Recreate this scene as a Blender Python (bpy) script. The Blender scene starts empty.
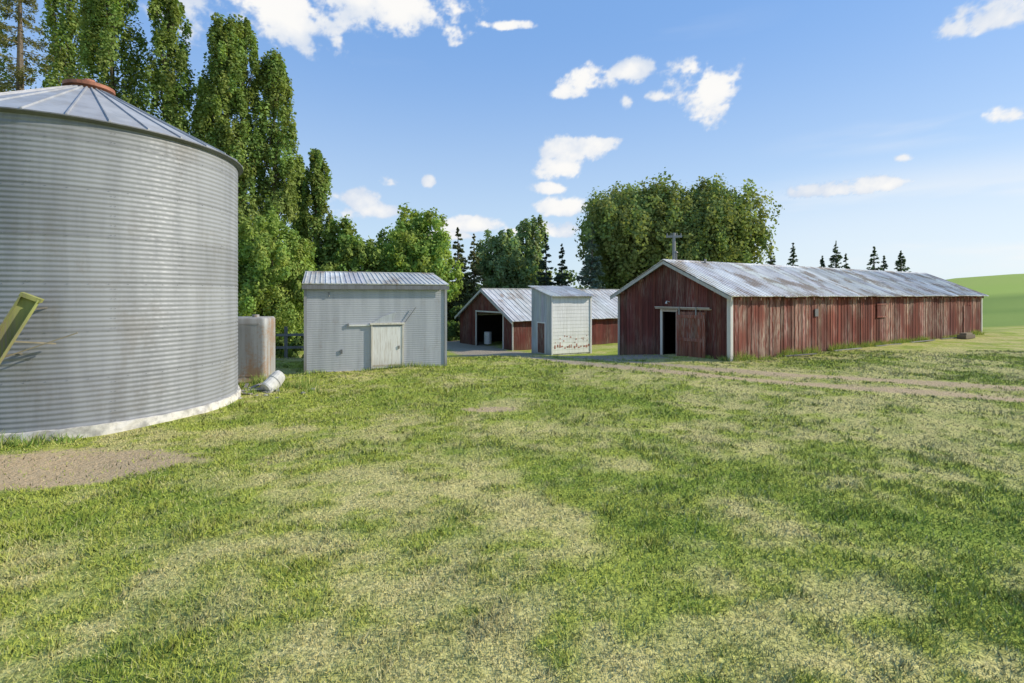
import bpy, math, random
import numpy as np
from mathutils import Vector, Matrix
random.seed(7); rng=np.random.default_rng(7)
scene=bpy.context.scene
F=512.0; HY=295.0; CZ=2.4
def X(px,D): return (px-512.0)/F*D
def Z(py,D): return CZ+(HY-py)/F*D
def sm(t): t=np.clip(t,0,1); return t*t*(3-2*t)

# ------------------------------------------------ terrain functions
def ground(x,y):
    x=np.asarray(x,float); y=np.asarray(y,float)
    d=(x-7.92)*-.524+(y-18.6)*.852
    drop=np.interp(d,[0,5.7,11,17,30,60],[0,.60,.9,1.27,1.5,1.5])
    z=-drop*sm((y-18.3)/8.7)
    r=np.sqrt(x*x+y*y)
    z=z+0.5*np.exp(-(r/5.0)**2)
    z=z+0.03*np.sin(x*.9+1)*np.sin(y*.7)+0.015*np.sin(x*2.3+y*1.7)
    a=x/np.maximum(y,1.0)
    z=z+np.interp(a,[.3,.6,.84,1.0,1.7],[0,2.0,9.4,11.4,16])*sm((y-45)/135.0)
    return z
def pl_dist(x,y,pts):
    best=np.full(np.shape(x),1e9)
    for (ax,ay),(bx,by) in zip(pts[:-1],pts[1:]):
        dx,dy=bx-ax,by-ay; L=dx*dx+dy*dy
        t=np.clip(((x-ax)*dx+(y-ay)*dy)/L,0,1)
        best=np.minimum(best,np.hypot(x-ax-t*dx,y-ay-t*dy))
    return best
def vnoise(x,y,s,seed):
    r=np.random.default_rng(seed); T=r.random((256,256)); x=x*s+seed*3.7;y=y*s+seed*1.3
    c,sn=math.cos(seed*1.1),math.sin(seed*1.1); x,y=x*c-y*sn,x*sn+y*c
    xi=np.floor(x).astype(int);yi=np.floor(y).astype(int);fx=sm(x-xi);fy=sm(y-yi)
    g=lambda a,b:T[a%256,b%256]
    return (g(xi,yi)*(1-fx)+g(xi+1,yi)*fx)*(1-fy)+(g(xi,yi+1)*(1-fx)+g(xi+1,yi+1)*fx)*fy
def dirt(x,y):
    x=np.asarray(x,float); y=np.asarray(y,float)
    wob=(vnoise(x,y,.8,21)-.5)*.7; wf=(vnoise(x,y,2.6,22)-.5)
    d1=pl_dist(x,y,[(45,2.0),(24,8.4),(13,12.1),(8.6,14.4),(5.6,16.3),(3,18.6),(1,21)])+wob*.3
    a=(.68+.30*wf)*np.exp(-((d1-.85)/.40)**2)+.34*np.exp(-(d1/1.8)**2)
    d2=pl_dist(x,y,[(4.5,20.8),(1.5,22.5),(0,26),(-1.0,31),(-3,36),(-5,44)])
    b=1-sm((d2-1.2+wob)/1.6)
    c=1.0*(1-sm((np.hypot((x+6.7)/3.2,(y-6.95-(x+6.5)*.12)/1.15)-.30+wob*.7+wf*.35)/.95))
    e=.8*(1-sm((np.hypot((x+.4)/.9,(y-10.7)/.34)-.3+wob*.5)/.8))
    return np.clip(np.maximum.reduce([a,b*.9,c,e]),0,1)
def fbm(x,y,s,seed,o=3,g=.55):
    t=0;w=0;k=1.0
    for i in range(o): t=t+k*vnoise(x,y,s*2.03**i,seed+i); w+=k; k*=g
    return t/w
GREEN=np.array([.425,.475,.085]); DRY=np.array([.67,.575,.245]); LUSH=np.array([.235,.335,.05])
def lawn(x,y):
    big=fbm(x,y,.2,31,3); med=fbm(x,y,.95,41,4,.65); sml=fbm(x,y,3.6,51,3,.7)
    right=np.clip((x/np.maximum(y,1)+.3),0,1)*.035+np.clip((8-y)/8,0,1)*.01
    s=big*.22+med*.38+sml*.40+right
    dry=(sm((s-.445)/.17)*.95)[:,None]
    c=GREEN*(1-dry)+DRY*dry
    lush=(sm((sml*.6+(1-med)*.4-.49)/.12)*.72*(1-.6*dry[:,0]))[:,None]
    c=c*(1-lush)+LUSH*lush
    far=sm((y-44)/6)[:,None]; f2=sm((fbm(x*.3,y,.05,61,3)-.35)/.3)[:,None]
    fc=np.array([.19,.30,.065])*(1-f2)+np.array([.28,.38,.09])*f2
    bd=sm((y-95)/5)[:,None]; fc=fc*(1-bd)+(np.array([.38,.50,.11])*(1-.4*f2)+np.array([.46,.50,.15])*.4*f2)*bd
    ln=(np.exp(-((y-97)/2.5)**2)*.5)[:,None]; fc=fc*(1-ln)+np.array([.10,.13,.05])*ln
    return c*(1-far)+fc*far, dry[:,0]

# ------------------------------------------------ node helpers
def new_mat(name):
    m=bpy.data.materials.new(name); m.use_nodes=True
    nt=m.node_tree; b=nt.nodes.get('Principled BSDF'); return m,nt,b
def N(nt,t,**kw):
    n=nt.nodes.new(t)
    for k,v in kw.items(): setattr(n,k,v)
    return n
def noise(nt,vec,scale,detail=4,rough=.55):
    n=N(nt,'ShaderNodeTexNoise'); n.inputs['Scale'].default_value=scale
    n.inputs['Detail'].default_value=detail; n.inputs['Roughness'].default_value=rough
    if vec is not None: nt.links.new(vec,n.inputs['Vector'])
    return n.outputs[0]
def mapping(nt,vec,s=(1,1,1),l=(0,0,0)):
    n=N(nt,'ShaderNodeMapping'); n.inputs['Scale'].default_value=s; n.inputs['Location'].default_value=l
    nt.links.new(vec,n.inputs['Vector']); return n.outputs[0]
def ramp(nt,fac,a,b,ca=0.0,cb=1.0):
    n=N(nt,'ShaderNodeMapRange'); n.interpolation_type='SMOOTHSTEP'
    n.inputs[1].default_value=a; n.inputs[2].default_value=b; n.inputs[3].default_value=ca; n.inputs[4].default_value=cb
    nt.links.new(fac,n.inputs[0]); return n.outputs[0]
def mixc(nt,fac,a,b,mode='MIX'):
    n=N(nt,'ShaderNodeMix',data_type='RGBA',blend_type=mode)
    for s,v in ((n.inputs[0],fac),(n.inputs[6],a),(n.inputs[7],b)):
        if isinstance(v,(int,float)): s.default_value=v
        elif isinstance(v,tuple): s.default_value=(*v,1)[:4]
        else: nt.links.new(v,s)
    return n.outputs[2]
def mth(nt,op,a,b=None,c=None):
    n=N(nt,'ShaderNodeMath',operation=op)
    for i,v in enumerate((a,b,c)):
        if v is None: continue
        if isinstance(v,(int,float)): n.inputs[i].default_value=v
        else: nt.links.new(v,n.inputs[i])
    return n.outputs[0]
def attr(nt,name='tint'):
    return N(nt,'ShaderNodeAttribute',attribute_name=name)
def bump(nt,b,h,strength=.3,dist=.02):
    n=N(nt,'ShaderNodeBump'); n.inputs['Strength'].default_value=strength; n.inputs['Distance'].default_value=dist
    nt.links.new(h,n.inputs['Height']); nt.links.new(n.outputs[0],b.inputs['Normal'])
def objco(nt): return N(nt,'ShaderNodeTexCoord').outputs['Object']

def wood_mat(name,base,worn,wornamt=.5,rough=.85,gray=(.28,.25,.22),grime=.45):
    m,nt,b=new_mat(name); co=objco(nt)
    a=attr(nt).outputs['Color']
    st=noise(nt,mapping(nt,co,(9,9,.7)),1.0,4,.65)
    pt=noise(nt,mapping(nt,co,(1,1,.6)),.7,2,.6)
    fine=noise(nt,mapping(nt,co,(45,45,2.5)),1.0,2,.6)
    c=mixc(nt,ramp(nt,st,.35,.7),base,worn)
    mask=mth(nt,'MULTIPLY',ramp(nt,fine,.52-.1*wornamt,.72-.1*wornamt),ramp(nt,pt,.38,.62))
    c=mixc(nt,mth(nt,'MULTIPLY',mask,wornamt),c,gray)
    sep=N(nt,'ShaderNodeSeparateXYZ'); nt.links.new(co,sep.inputs[0])
    zz=mth(nt,'ADD',sep.outputs[2],mth(nt,'MULTIPLY',st,.5))
    c=mixc(nt,mth(nt,'MULTIPLY',ramp(nt,zz,.75,.05),grime),c,(.14,.10,.065))
    c=mixc(nt,1.0,c,a,'MULTIPLY')
    nt.links.new(c,b.inputs['Base Color']); b.inputs['Roughness'].default_value=rough
    b.inputs['Specular IOR Level'].default_value=.15
    return m
def metal_mat(name,base,dark,rust=(.16,.07,.03),rustamt=.3,metallic=.25,rough=.5,sc=(3,3,.5),rl=.55,rw=.12):
    m,nt,b=new_mat(name); co=objco(nt); a=attr(nt).outputs['Color']
    st=noise(nt,mapping(nt,co,sc),1.2,4,.6)
    bl=noise(nt,co,.8,3,.6); fi=noise(nt,co,14,2,.7)
    c=mixc(nt,ramp(nt,st,.35,.68),base,dark)
    r=ramp(nt,mth(nt,'ADD',mth(nt,'ADD',mth(nt,'MULTIPLY',bl,.5),mth(nt,'MULTIPLY',fi,.2)),mth(nt,'MULTIPLY',st,.3)),rl,rl+rw)
    c=mixc(nt,mth(nt,'MULTIPLY',r,rustamt),c,rust)
    c=mixc(nt,1.0,c,a,'MULTIPLY')
    nt.links.new(c,b.inputs['Base Color']); b.inputs['Metallic'].default_value=metallic
    nt.links.new(ramp(nt,fi,.3,.7,rough-.08,rough+.12),b.inputs['Roughness'])
    b.inputs['Specular IOR Level'].default_value=.35
    return m
def plain_mat(name,base,rough=.8,metallic=0,var=.25,scale=6):
    m,nt,b=new_mat(name); co=objco(nt); a=attr(nt).outputs['Color']
    n1=noise(nt,co,scale,4,.65)
    c=mixc(nt,ramp(nt,n1,.35,.7),base,tuple(v*(1-var) for v in base))
    c=mixc(nt,1.0,c,a,'MULTIPLY')
    nt.links.new(c,b.inputs['Base Color']); b.inputs['Roughness'].default_value=rough; b.inputs['Metallic'].default_value=metallic
    bump(nt,b,n1,.25,.01); return m

# ------------------------------------------------ mesh builder
class MB:
    def __init__(s): s.v=[]; s.f=[]; s.c=[]; s.m=[]
    def add(s,vs,fs,col=(1,1,1),mat=0):
        o=len(s.v); s.v+= [tuple(p) for p in vs]; s.f+=[tuple(i+o for i in f) for f in fs]
        s.c+=[col]*len(vs); s.m+=[mat]*len(fs)
    def hexa(s,p,col=(1,1,1),mat=0):
        s.add(p,[(3,2,1,0),(4,5,6,7),(0,1,5,4),(1,2,6,5),(2,3,7,6),(3,0,4,7)],col,mat)
    def box(s,x0,x1,y0,y1,z0,z1,col=(1,1,1),mat=0):
        s.hexa([(x0,y0,z0),(x1,y0,z0),(x1,y1,z0),(x0,y1,z0),(x0,y0,z1),(x1,y0,z1),(x1,y1,z1),(x0,y1,z1)],col,mat)
    def tube(s,pts,rad,n=8,col=(1,1,1),mat=0,cap=True):
        vs=[];fs=[]
        P=[Vector(p) for p in pts]
        for i,p in enumerate(P):
            d=(P[min(i+1,len(P)-1)]-P[max(i-1,0)]).normalized()
            a=d.orthogonal().normalized() if abs(d.z)<.95 else Vector((1,0,0))
            a=(a-d*a.dot(d)).normalized(); b=d.cross(a)
            for k in range(n):
                t=2*math.pi*k/n; vs.append(p+(a*math.cos(t)+b*math.sin(t))*rad[i])
        for i in range(len(P)-1):
            for k in range(n):
                fs.append((i*n+k,i*n+(k+1)%n,(i+1)*n+(k+1)%n,(i+1)*n+k))
        if cap:
            fs.append(tuple(range(n-1,-1,-1))); fs.append(tuple((len(P)-1)*n+k for k in range(n)))
        s.add(vs,fs,col,mat)
    def rod(s,a,b,w,h=None,col=(1,1,1),mat=0):
        h=h or w; a=Vector(a); b=Vector(b); d=(b-a).normalized()
        u=Vector((0,0,1)).cross(d)
        u=u.normalized() if u.length>1e-3 else Vector((1,0,0))
        n=d.cross(u); u=u*w/2; n=n*h/2
        s.hexa([a-u-n,a+u-n,a+u+n,a-u+n,b-u-n,b+u-n,b+u+n,b-u+n],col,mat)
    def done(s,name,mats,parent=None,smooth=False):
        me=bpy.data.meshes.new(name); me.from_pydata([tuple(p) for p in s.v],[],s.f)
        for m in mats: me.materials.append(m)
        me.polygons.foreach_set('material_index',s.m)
        at=me.attributes.new('tint','FLOAT_COLOR','POINT')
        at.data.foreach_set('color',np.hstack([np.array(s.c,float),np.ones((len(s.c),1))]).ravel())
        if smooth: me.polygons.foreach_set('use_smooth',[True]*len(me.polygons))
        me.update(); ob=bpy.data.objects.new(name,me); scene.collection.objects.link(ob)
        if parent: ob.parent=parent
        return ob
def empty(name,loc,rz=0):
    e=bpy.data.objects.new(name,None); e.location=loc; e.rotation_euler=(0,0,rz); e.empty_display_size=.3
    scene.collection.objects.link(e); return e
def g1(v=.15,w=.02):
    k=1+random.uniform(-v,v); return (k*(1+random.uniform(-w,w)),k,k*(1+random.uniform(-w,w)))
def big_mesh(name,V,nper,mats,tint,matidx=None,parent=None):
    n=V.shape[0]; me=bpy.data.meshes.new(name)
    me.vertices.add(n*nper); me.vertices.foreach_set('co',V.astype(np.float32).ravel())
    me.loops.add(n*nper); me.loops.foreach_set('vertex_index',np.arange(n*nper,dtype=np.int32))
    me.polygons.add(n); me.polygons.foreach_set('loop_start',np.arange(0,n*nper,nper,dtype=np.int32))
    try: me.polygons.foreach_set('loop_total',np.full(n,nper,dtype=np.int32))
    except Exception: pass
    for m in mats: me.materials.append(m)
    if matidx is not None: me.polygons.foreach_set('material_index',matidx.astype(np.int32))
    me.update(calc_edges=True)
    at=me.attributes.new('tint','FLOAT_COLOR','POINT')
    T=np.repeat(np.hstack([tint,np.ones((n,1))]),nper,axis=0)
    at.data.foreach_set('color',T.astype(np.float32).ravel())
    ob=bpy.data.objects.new(name,me); scene.collection.objects.link(ob)
    if parent: ob.parent=parent
    return ob

# ------------------------------------------------ materials
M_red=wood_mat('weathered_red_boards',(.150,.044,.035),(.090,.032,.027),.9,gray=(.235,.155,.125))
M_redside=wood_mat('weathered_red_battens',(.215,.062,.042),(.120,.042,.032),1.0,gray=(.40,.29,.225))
M_reddoor=wood_mat('faded_red_door',(.215,.074,.048),(.14,.048,.034),.7)
M_whitew=wood_mat('white_painted_wood',(.80,.79,.76),(.68,.67,.63),.35,gray=(.4,.36,.3),grime=.2)
M_greyw=wood_mat('grey_weathered_wood',(.34,.34,.34),(.25,.24,.23),.5)
M_cream=wood_mat('off_white_painted_door',(.84,.82,.77),(.76,.73,.67),.5,gray=(.46,.38,.28),grime=.35)
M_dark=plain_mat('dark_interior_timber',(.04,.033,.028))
M_roof=metal_mat('galvanised_barn_roof',(.73,.72,.70),(.52,.50,.48),(.33,.255,.19),.9,.05,.6,(2.2,.5,1),.475,.10)
M_roof2=metal_mat('galvanised_shed_roof',(.57,.58,.575),(.43,.43,.42),(.27,.18,.12),.75,.05,.6,(2,.7,1),.51)
M_silo=metal_mat('galvanised_corrugated_steel',(.285,.295,.308),(.225,.235,.248),(.22,.205,.185),.4,.15,.6,(2.2,2.2,.25),.51)
M_shed=metal_mat('grey_painted_steel',(.44,.455,.48),(.365,.38,.405),(.26,.2,.15),.35,0,.65,(3,3,.3),.55)
M_tank=metal_mat('rusty_galvanised_tank',(.36,.365,.36),(.27,.265,.25),(.30,.18,.10),.8,.1,.6,(5,5,.35),.47)
M_rust=plain_mat('rusted_orange_steel',(.36,.14,.08),.7,0,.4)
M_conc=plain_mat('whitewashed_concrete',(.66,.63,.57),.9,0,.5,5)
M_steel=plain_mat('dark_steel',(.10,.10,.10),.5,.3)
M_bark=plain_mat('tree_bark',(.17,.135,.10),.95,0,.5,10)
M_plastic=plain_mat('dirty_white_plastic',(.66,.65,.61),.7,0,.35,4)
M_yel=wood_mat('mossy_yellow_paint',(.34,.37,.13),(.22,.25,.10),.8)

def ground_mat():
    m,nt,b=new_mat('mown_lawn_and_dirt')
    geo=N(nt,'ShaderNodeNewGeometry'); pos=geo.outputs['Position']
    base=attr(nt,'tint').outputs['Color']
    f=noise(nt,pos,26,3,.75); f2=noise(nt,pos,6,3,.7)
    k=mixc(nt,ramp(nt,f,.38,.62),(1.12,1.12,1.1),(.55,.57,.50))
    k=mixc(nt,ramp(nt,f2,.42,.62,0,.40),k,(.66,.70,.58))
    c=mixc(nt,1.0,base,k,'MULTIPLY')
    d=attr(nt,'dirt').outputs['Fac']
    dm=ramp(nt,mth(nt,'ADD',d,mth(nt,'MULTIPLY',mth(nt,'SUBTRACT',mth(nt,'ADD',mth(nt,'MULTIPLY',f2,.6),mth(nt,'MULTIPLY',f,.4)),.5),1.9)),.25,.80)
    sp=N(nt,'ShaderNodeSeparateXYZ'); nt.links.new(pos,sp.inputs[0])
    soil=mixc(nt,ramp(nt,f,.3,.7),(.62,.46,.27),(.37,.27,.15))
    soil=mixc(nt,ramp(nt,f2,.4,.6,0,.5),soil,(.50,.39,.24))
    grav=mixc(nt,ramp(nt,f,.3,.7),(.42,.36,.28),(.28,.235,.175))
    soil=mixc(nt,ramp(nt,sp.outputs[1],15,20),soil,grav)
    c=mixc(nt,dm,c,soil)
    nt.links.new(c,b.inputs['Base Color']); b.inputs['Roughness'].default_value=.95; b.inputs['Specular IOR Level'].default_value=.1
    bump(nt,b,mth(nt,'ADD',f,f2),.8,.035); return m
def build_ground():
    def axis(a,b,st,lo,hi):
        core=list(np.arange(a,b+1e-6,st)); k=st
        p=b
        out=[]
        while p<hi: k*=1.16; p+=k; out.append(p)
        q=a;k=st;o2=[]
        while q>lo: k*=1.18; q-=k; o2.append(q)
        return np.array(o2[::-1]+core+out)
    xs=axis(-14,30,.13,-2500,2500); ys=axis(0,34,.13,-300,3000)
    Xg,Yg=np.meshgrid(xs,ys); Zg=ground(Xg,Yg)
    nx,ny=len(xs),len(ys)
    co=np.stack([Xg,Yg,Zg],-1).reshape(-1,3)
    i=np.arange(nx-1); j=np.arange(ny-1); I,J=np.meshgrid(i,j); b=(J*nx+I).ravel()
    q=np.stack([b,b+1,b+1+nx,b+nx],-1)
    me=bpy.data.meshes.new('ground'); me.vertices.add(len(co)); me.vertices.foreach_set('co',co.astype(np.float32).ravel())
    me.loops.add(q.size); me.loops.foreach_set('vertex_index',q.astype(np.int32).ravel())
    me.polygons.add(len(q)); me.polygons.foreach_set('loop_start',np.arange(0,q.size,4,dtype=np.int32))
    try: me.polygons.foreach_set('loop_total',np.full(len(q),4,dtype=np.int32))
    except Exception: pass
    me.update(calc_edges=True); me.polygons.foreach_set('use_smooth',[True]*len(q))
    t=me.attributes.new('dirt','FLOAT','POINT'); t.data.foreach_set('value',dirt(co[:,0],co[:,1]).astype(np.float32))
    lc,_=lawn(co[:,0],co[:,1]); t=me.attributes.new('tint','FLOAT_COLOR','POINT'); t.data.foreach_set('color',np.hstack([lc,np.ones((len(lc),1))]).astype(np.float32).ravel())
    me.materials.append(ground_mat())
    ob=bpy.data.objects.new('ground',me); scene.collection.objects.link(ob)
build_ground()

def leafy(name,trans=.35,up=0.0,rough=.7):
    m=bpy.data.materials.new(name); m.use_nodes=True; nt=m.node_tree; nt.nodes.clear()
    out=N(nt,'ShaderNodeOutputMaterial'); d=N(nt,'ShaderNodeBsdfDiffuse'); t=N(nt,'ShaderNodeBsdfTranslucent'); mx=N(nt,'ShaderNodeMixShader')
    c=attr(nt).outputs['Color']
    nt.links.new(c,d.inputs['Color']); nt.links.new(mixc(nt,1.0,c,(1.2,1.2,.6),'MULTIPLY'),t.inputs['Color'])
    if up>0:
        geo=N(nt,'ShaderNodeNewGeometry'); v=N(nt,'ShaderNodeVectorMath',operation='ADD')
        nt.links.new(geo.outputs['Normal'],v.inputs[0]); v.inputs[1].default_value=(0,0,up)
        w=N(nt,'ShaderNodeVectorMath',operation='NORMALIZE'); nt.links.new(v.outputs[0],w.inputs[0])
        nt.links.new(w.outputs[0],d.inputs['Normal'])
    if trans<=0:
        nt.links.new(d.outputs[0],out.inputs[0]); return m
    mx.inputs[0].default_value=trans
    nt.links.new(d.outputs[0],mx.inputs[1]); nt.links.new(t.outputs[0],mx.inputs[2]); nt.links.new(mx.outputs[0],out.inputs[0])
    return m
M_leaf=leafy('tree_foliage',.38)
M_grass=leafy('grass_blades',0,2.4)
M_weed=leafy('weed_leaves',.3,.6)

# ------------------------------------------------ grass
def blades(name,x,y,h,w,mat,tint,lean=.5):
    n=len(x); z=ground(x,y); a=rng.random(n)*2*math.pi; la=rng.random(n)*2*math.pi; l=h*lean*rng.random(n)*1.4
    dx,dy=np.cos(a)*w/2,np.sin(a)*w/2
    V=np.empty((n,3,3)); V[:,0]=np.stack([x-dx,y-dy,z-.005],-1); V[:,1]=np.stack([x+dx,y+dy,z-.005],-1)
    V[:,2]=np.stack([x+np.cos(la)*l,y+np.sin(la)*l,z+h],-1)
    return big_mesh(name,V,3,[mat],tint)
n=500000
u=rng.random(n); y0,y1=1.6,22.0
p=.35; y=(y0**p+u*(y1**p-y0**p))**(1/p)
x=(rng.random(n)*2-1)*(y*1.10+1.0)
lc,dry=lawn(x,y)
den=vnoise(x,y,.9,1)*.5+vnoise(x,y,3.5,2)*.5
dr=dirt(x,y)+(vnoise(x,y,5,3)-.5)*.8
keep=(rng.random(n)<(.30+1.1*den-.30*dry))&((dr<.36+.30*rng.random(n))|(rng.random(n)<.07))&(np.hypot(x+9,y-10.9)>2.93)
bx=(x-7.92)*.852+(y-18.6)*.524; by=(x-7.92)*-.524+(y-18.6)*.852
keep&=~((bx>-.1)&(by>-.05)&(by<6)&(bx<25))
sx=(x+6.39)*.94+(y-15.8)*.342; sy=(x+6.39)*-.342+(y-15.8)*.94
keep&=~((sx>-.0)&(sx<4.45)&(sy>-.05)&(sy<5))
x=x[keep];y=y[keep];dry=dry[keep];lc=lc[keep];n=len(x)
tuft=sm((vnoise(x,y,7,5)*.6+vnoise(x,y,2.2,6)*.4-.5)/.25)
h=(.016+.024*rng.random(n))*(1+1.0*tuft)*(1-.38*dry)*(1+.02*y)
w=.0037+.0012*y
k=.84+.40*rng.random(n)-.13*tuft
T=lc*k[:,None]
straw=rng.random(n)<(.12+.20*dry)
T[straw]=T[straw]*.5+np.array([.74,.65,.35])*.5*k[straw][:,None]
blades('grass',x,y,h,w*(.8+.6*rng.random(n)),M_grass,np.clip(T,0,.8),1.0)

def weeds(name,pts,spread,num,hmin,hmax,col=(.24,.34,.08)):
    P=np.array(pts,float)
    L=np.linalg.norm(np.diff(P,axis=0),axis=1); pr=L/L.sum(); seg=rng.choice(len(L),num,p=pr); t=rng.random(num)[:,None]
    q=P[seg]*(1-t)+P[seg+1]*t+rng.normal(0,spread,(num,2))
    cl=vnoise(q[:,0],q[:,1],1.6,9); kk=cl>.42; q=q[kk]; cl=cl[kk]; m=len(q)
    hh=(hmin+(hmax-hmin)*rng.random(m))*(cl*1.3)
    k=.6+.8*rng.random(m); T=np.stack([k*col[0],k*col[1],k*col[2]],-1)
    dr=rng.random(m)<.3; T[dr]=T[dr]*np.array([1.9,1.3,2.0])
    blades(name,q[:,0],q[:,1],hh,np.full(m,.02),M_weed,T,.8)
U=np.array([.852,.524]); Vv=np.array([-.524,.852]); P0=np.array([7.92,18.6])
weeds('weeds_by_barn',[P0+U*0-Vv*.12,P0+U*24.5-Vv*.12],.09,5000,.1,.4)
weeds('weeds_by_gable',[P0-U*.12,P0-U*.12+Vv*1.0],.08,500,.08,.3)
sc=np.array([-9.0,10.9])
arc=[sc+2.98*np.array([math.cos(t),math.sin(t)]) for t in np.linspace(-1.9,.6,22)]
weeds('weeds_by_silo',arc,.10,2600,.05,.26)
weeds('weeds_by_tank',[(-6.9,13.6),(-5.6,13.2),(-5.2,12.6)],.25,1800,.1,.35)
weeds('weeds_by_shed',[(-6.5,15.7),(-2.3,17.2)],.10,900,.06,.22)

# ------------------------------------------------ buildings
def board_wall(mb,ax,const,a0,a1,z0,ztop,w=.22,out=-1,th=.025,mat=0,holes=(),v=.2,batten=0.0,zj=.0,col=(1,1,1)):
    a=a0
    while a<a1-1e-4:
        b=min(a+w*random.uniform(.8,1.2),a1)
        if a1-b<.06: b=a1
        segs=[(z0+random.uniform(0,zj),None)]
        for h in holes:
            if b>h[0]+.02 and a<h[0]-.001: b=h[0]
            if a<h[1]-.001 and b>h[1] and a>=h[0]-.001: b=h[1]
            if b>h[0]+.02 and a<h[1]-.02: segs=[(h[3],None)] if h[2]<=z0+.01 else [(z0,h[2]),(h[3],None)]
        k=random.uniform(1-v,1+v); c=tuple(k*q*random.uniform(.95,1.05) for q in col)
        if v>.25 and random.random()<.14: c=tuple(q*f for q,f in zip(c,(1.4,1.6,1.6)))
        if v>.25 and random.random()<.08: c=tuple(q*.6 for q in c)
        o=const+out*random.uniform(0,.008); o2=const+out*(th+random.uniform(0,.012))
        g=.006
        for s0,s1 in segs:
            ta=ztop(a+g) if s1 is None else s1; tb=ztop(b-g) if s1 is None else s1
            A,B=a+g,b-g
            if ax=='x': pp=[(A,o2,s0),(B,o2,s0),(B,o,s0),(A,o,s0),(A,o2,ta),(B,o2,tb),(B,o,tb),(A,o,ta)]
            else: pp=[(o2,A,s0),(o2,B,s0),(o,B,s0),(o,A,s0),(o2,A,ta),(o2,B,tb),(o,B,tb),(o,A,ta)]
            mb.hexa(pp,c,mat)
            if batten and b<a1-.05:
                k2=k*random.uniform(.75,1.25); c2=(k2,k2*1.03,k2*1.03); e=const+out*(th+batten); i=const+out*.004
                tl=random.uniform(-.012,.012)
                A2,B2=b-.025,b+.025; q0=s0+random.uniform(0,.08); tt=tb-.003
                if random.random()<.90:
                    if ax=='x': pp=[(A2+tl,e,q0),(B2+tl,e,q0),(B2+tl,i,q0),(A2+tl,i,q0),(A2,e,tt),(B2,e,tt),(B2,i,tt),(A2,i,tt)]
                    else: pp=[(e,A2,q0),(e,B2,q0),(i,B2,q0),(i,A2,q0),(e,A2,tt),(e,B2,tt),(i,B2,tt),(i,A2,tt)]
                    mb.hexa(pp,c2,mat)
        a=b
def roof_slope(mb,x0,x1,ya,za,yb,zb,sheet=.8,rib=.2,th=.03,ribh=.02,v=.12,mat=0,edge=.01):
    d=Vector((0,yb-ya,zb-za)); L=d.length; d/=L; nrm=Vector((1,0,0)).cross(d)
    if nrm.z<0: nrm=-nrm
    a=x0
    while a<x1-1e-4:
        b=min(a+sheet,x1)
        if x1-b<.15: b=x1
        k=random.uniform(1-v,1+v); c=(k,k*random.uniform(.97,1.02),k*random.uniform(.92,1.03))
        cut=random.uniform(.48,.52)
        for (s,e,off) in ((0-random.uniform(0,edge),cut,0.0),(cut-.01,1,.008)):
            kk=random.uniform(.90,1.1); c3=tuple(q*kk for q in c)
            p=Vector((0,ya,za))+d*L*s; q=Vector((0,ya,za))+d*L*e
            jit=random.uniform(0,.006)
            o1=nrm*(off+jit); o2=nrm*(off+th+jit)
            g=.002
            mb.hexa([(a+g,*(p+o1)[1:]),(b-g,*(p+o1)[1:]),(b-g,*(q+o1)[1:]),(a+g,*(q+o1)[1:]),
                     (a+g,*(p+o2)[1:]),(b-g,*(p+o2)[1:]),(b-g,*(q+o2)[1:]),(a+g,*(q+o2)[1:])],c3,mat)
            r=a+rib/2
            while r<b-.02:
                o3=nrm*(off+th+ribh+jit); w=.022
                mb.hexa([(r-w,*(p+o2)[1:]),(r+w,*(p+o2)[1:]),(r+w,*(q+o2)[1:]),(r-w,*(q+o2)[1:]),
                     (r-w*.5,*(p+o3)[1:]),(r+w*.5,*(p+o3)[1:]),(r+w*.5,*(q+o3)[1:]),(r-w*.5,*(q+o3)[1:])],c3,mat)
                r+=rib
        a=b
def lining(mb,L,W,z0,ze,zr,front_hole=None,t=.03):  # sheets added behind the boards to stop light leaking in
    mb.box(.05,L-.05,.02,.02+t,z0,ze-.02); mb.box(.05,L-.05,W-.02-t,W-.02,z0,ze-.02)
    for gx,hole in ((.02,front_hole),(L-.05,None)):
        def strip(y0,y1,za):
            zt=lambda yy: ze+(zr-ze)*(1-abs(yy-W/2)/(W/2))-.03
            ys=[y0]+([W/2] if y0<W/2<y1 else [])+[y1]
            for a,b in zip(ys[:-1],ys[1:]):
                mb.hexa([(gx,a,za),(gx+t,a,za),(gx+t,b,za),(gx,b,za),(gx,a,zt(a)),(gx+t,a,zt(a)),(gx+t,b,zt(b)),(gx,b,zt(b))])
        if hole:
            h0,h1,ht=hole; strip(.05,h0,z0); strip(h1,W-.05,z0); strip(h0,h1,ht)
        else: strip(.05,W-.05,z0)

# ---- long red barn
A=math.atan2(.524,.852)
barn=empty('long_red_barn',(7.92,18.6,0),A)
L,W,ZE,ZR=24.4,5.7,2.42,3.76
zt=lambda y: ZE+(ZR-ZE)*(1-abs(y-W/2)/(W/2))-.01
D0,D1,DT=2.25,3.12,1.72
mb=MB()
board_wall(mb,'y',0,0,W,-.95,zt,w=.2,out=-1,holes=[(D0,D1,-.95,DT+.05)],v=.20)
mb.done('gable_wall',[M_red],barn)
mb=MB(); board_wall(mb,'x',0,0,L,-.12,lambda a:ZE-.02,w=.24,out=-1,v=.34,batten=.022,zj=.14)
mb.done('side_wall',[M_redside],barn)
mb=MB(); board_wall(mb,'x',W,0,L,-1.3,lambda a:ZE-.02,w=.3,out=1); board_wall(mb,'y',L,0,W,-1,zt,w=.25,out=1)
mb.done('rear_walls',[M_red],barn)
mb=MB(); lining(mb,L,W,-1.2,ZE,ZR,(D0,D1,DT+.05))  # added light-stop lining, with the barn's posts and ties in one mesh
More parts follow.
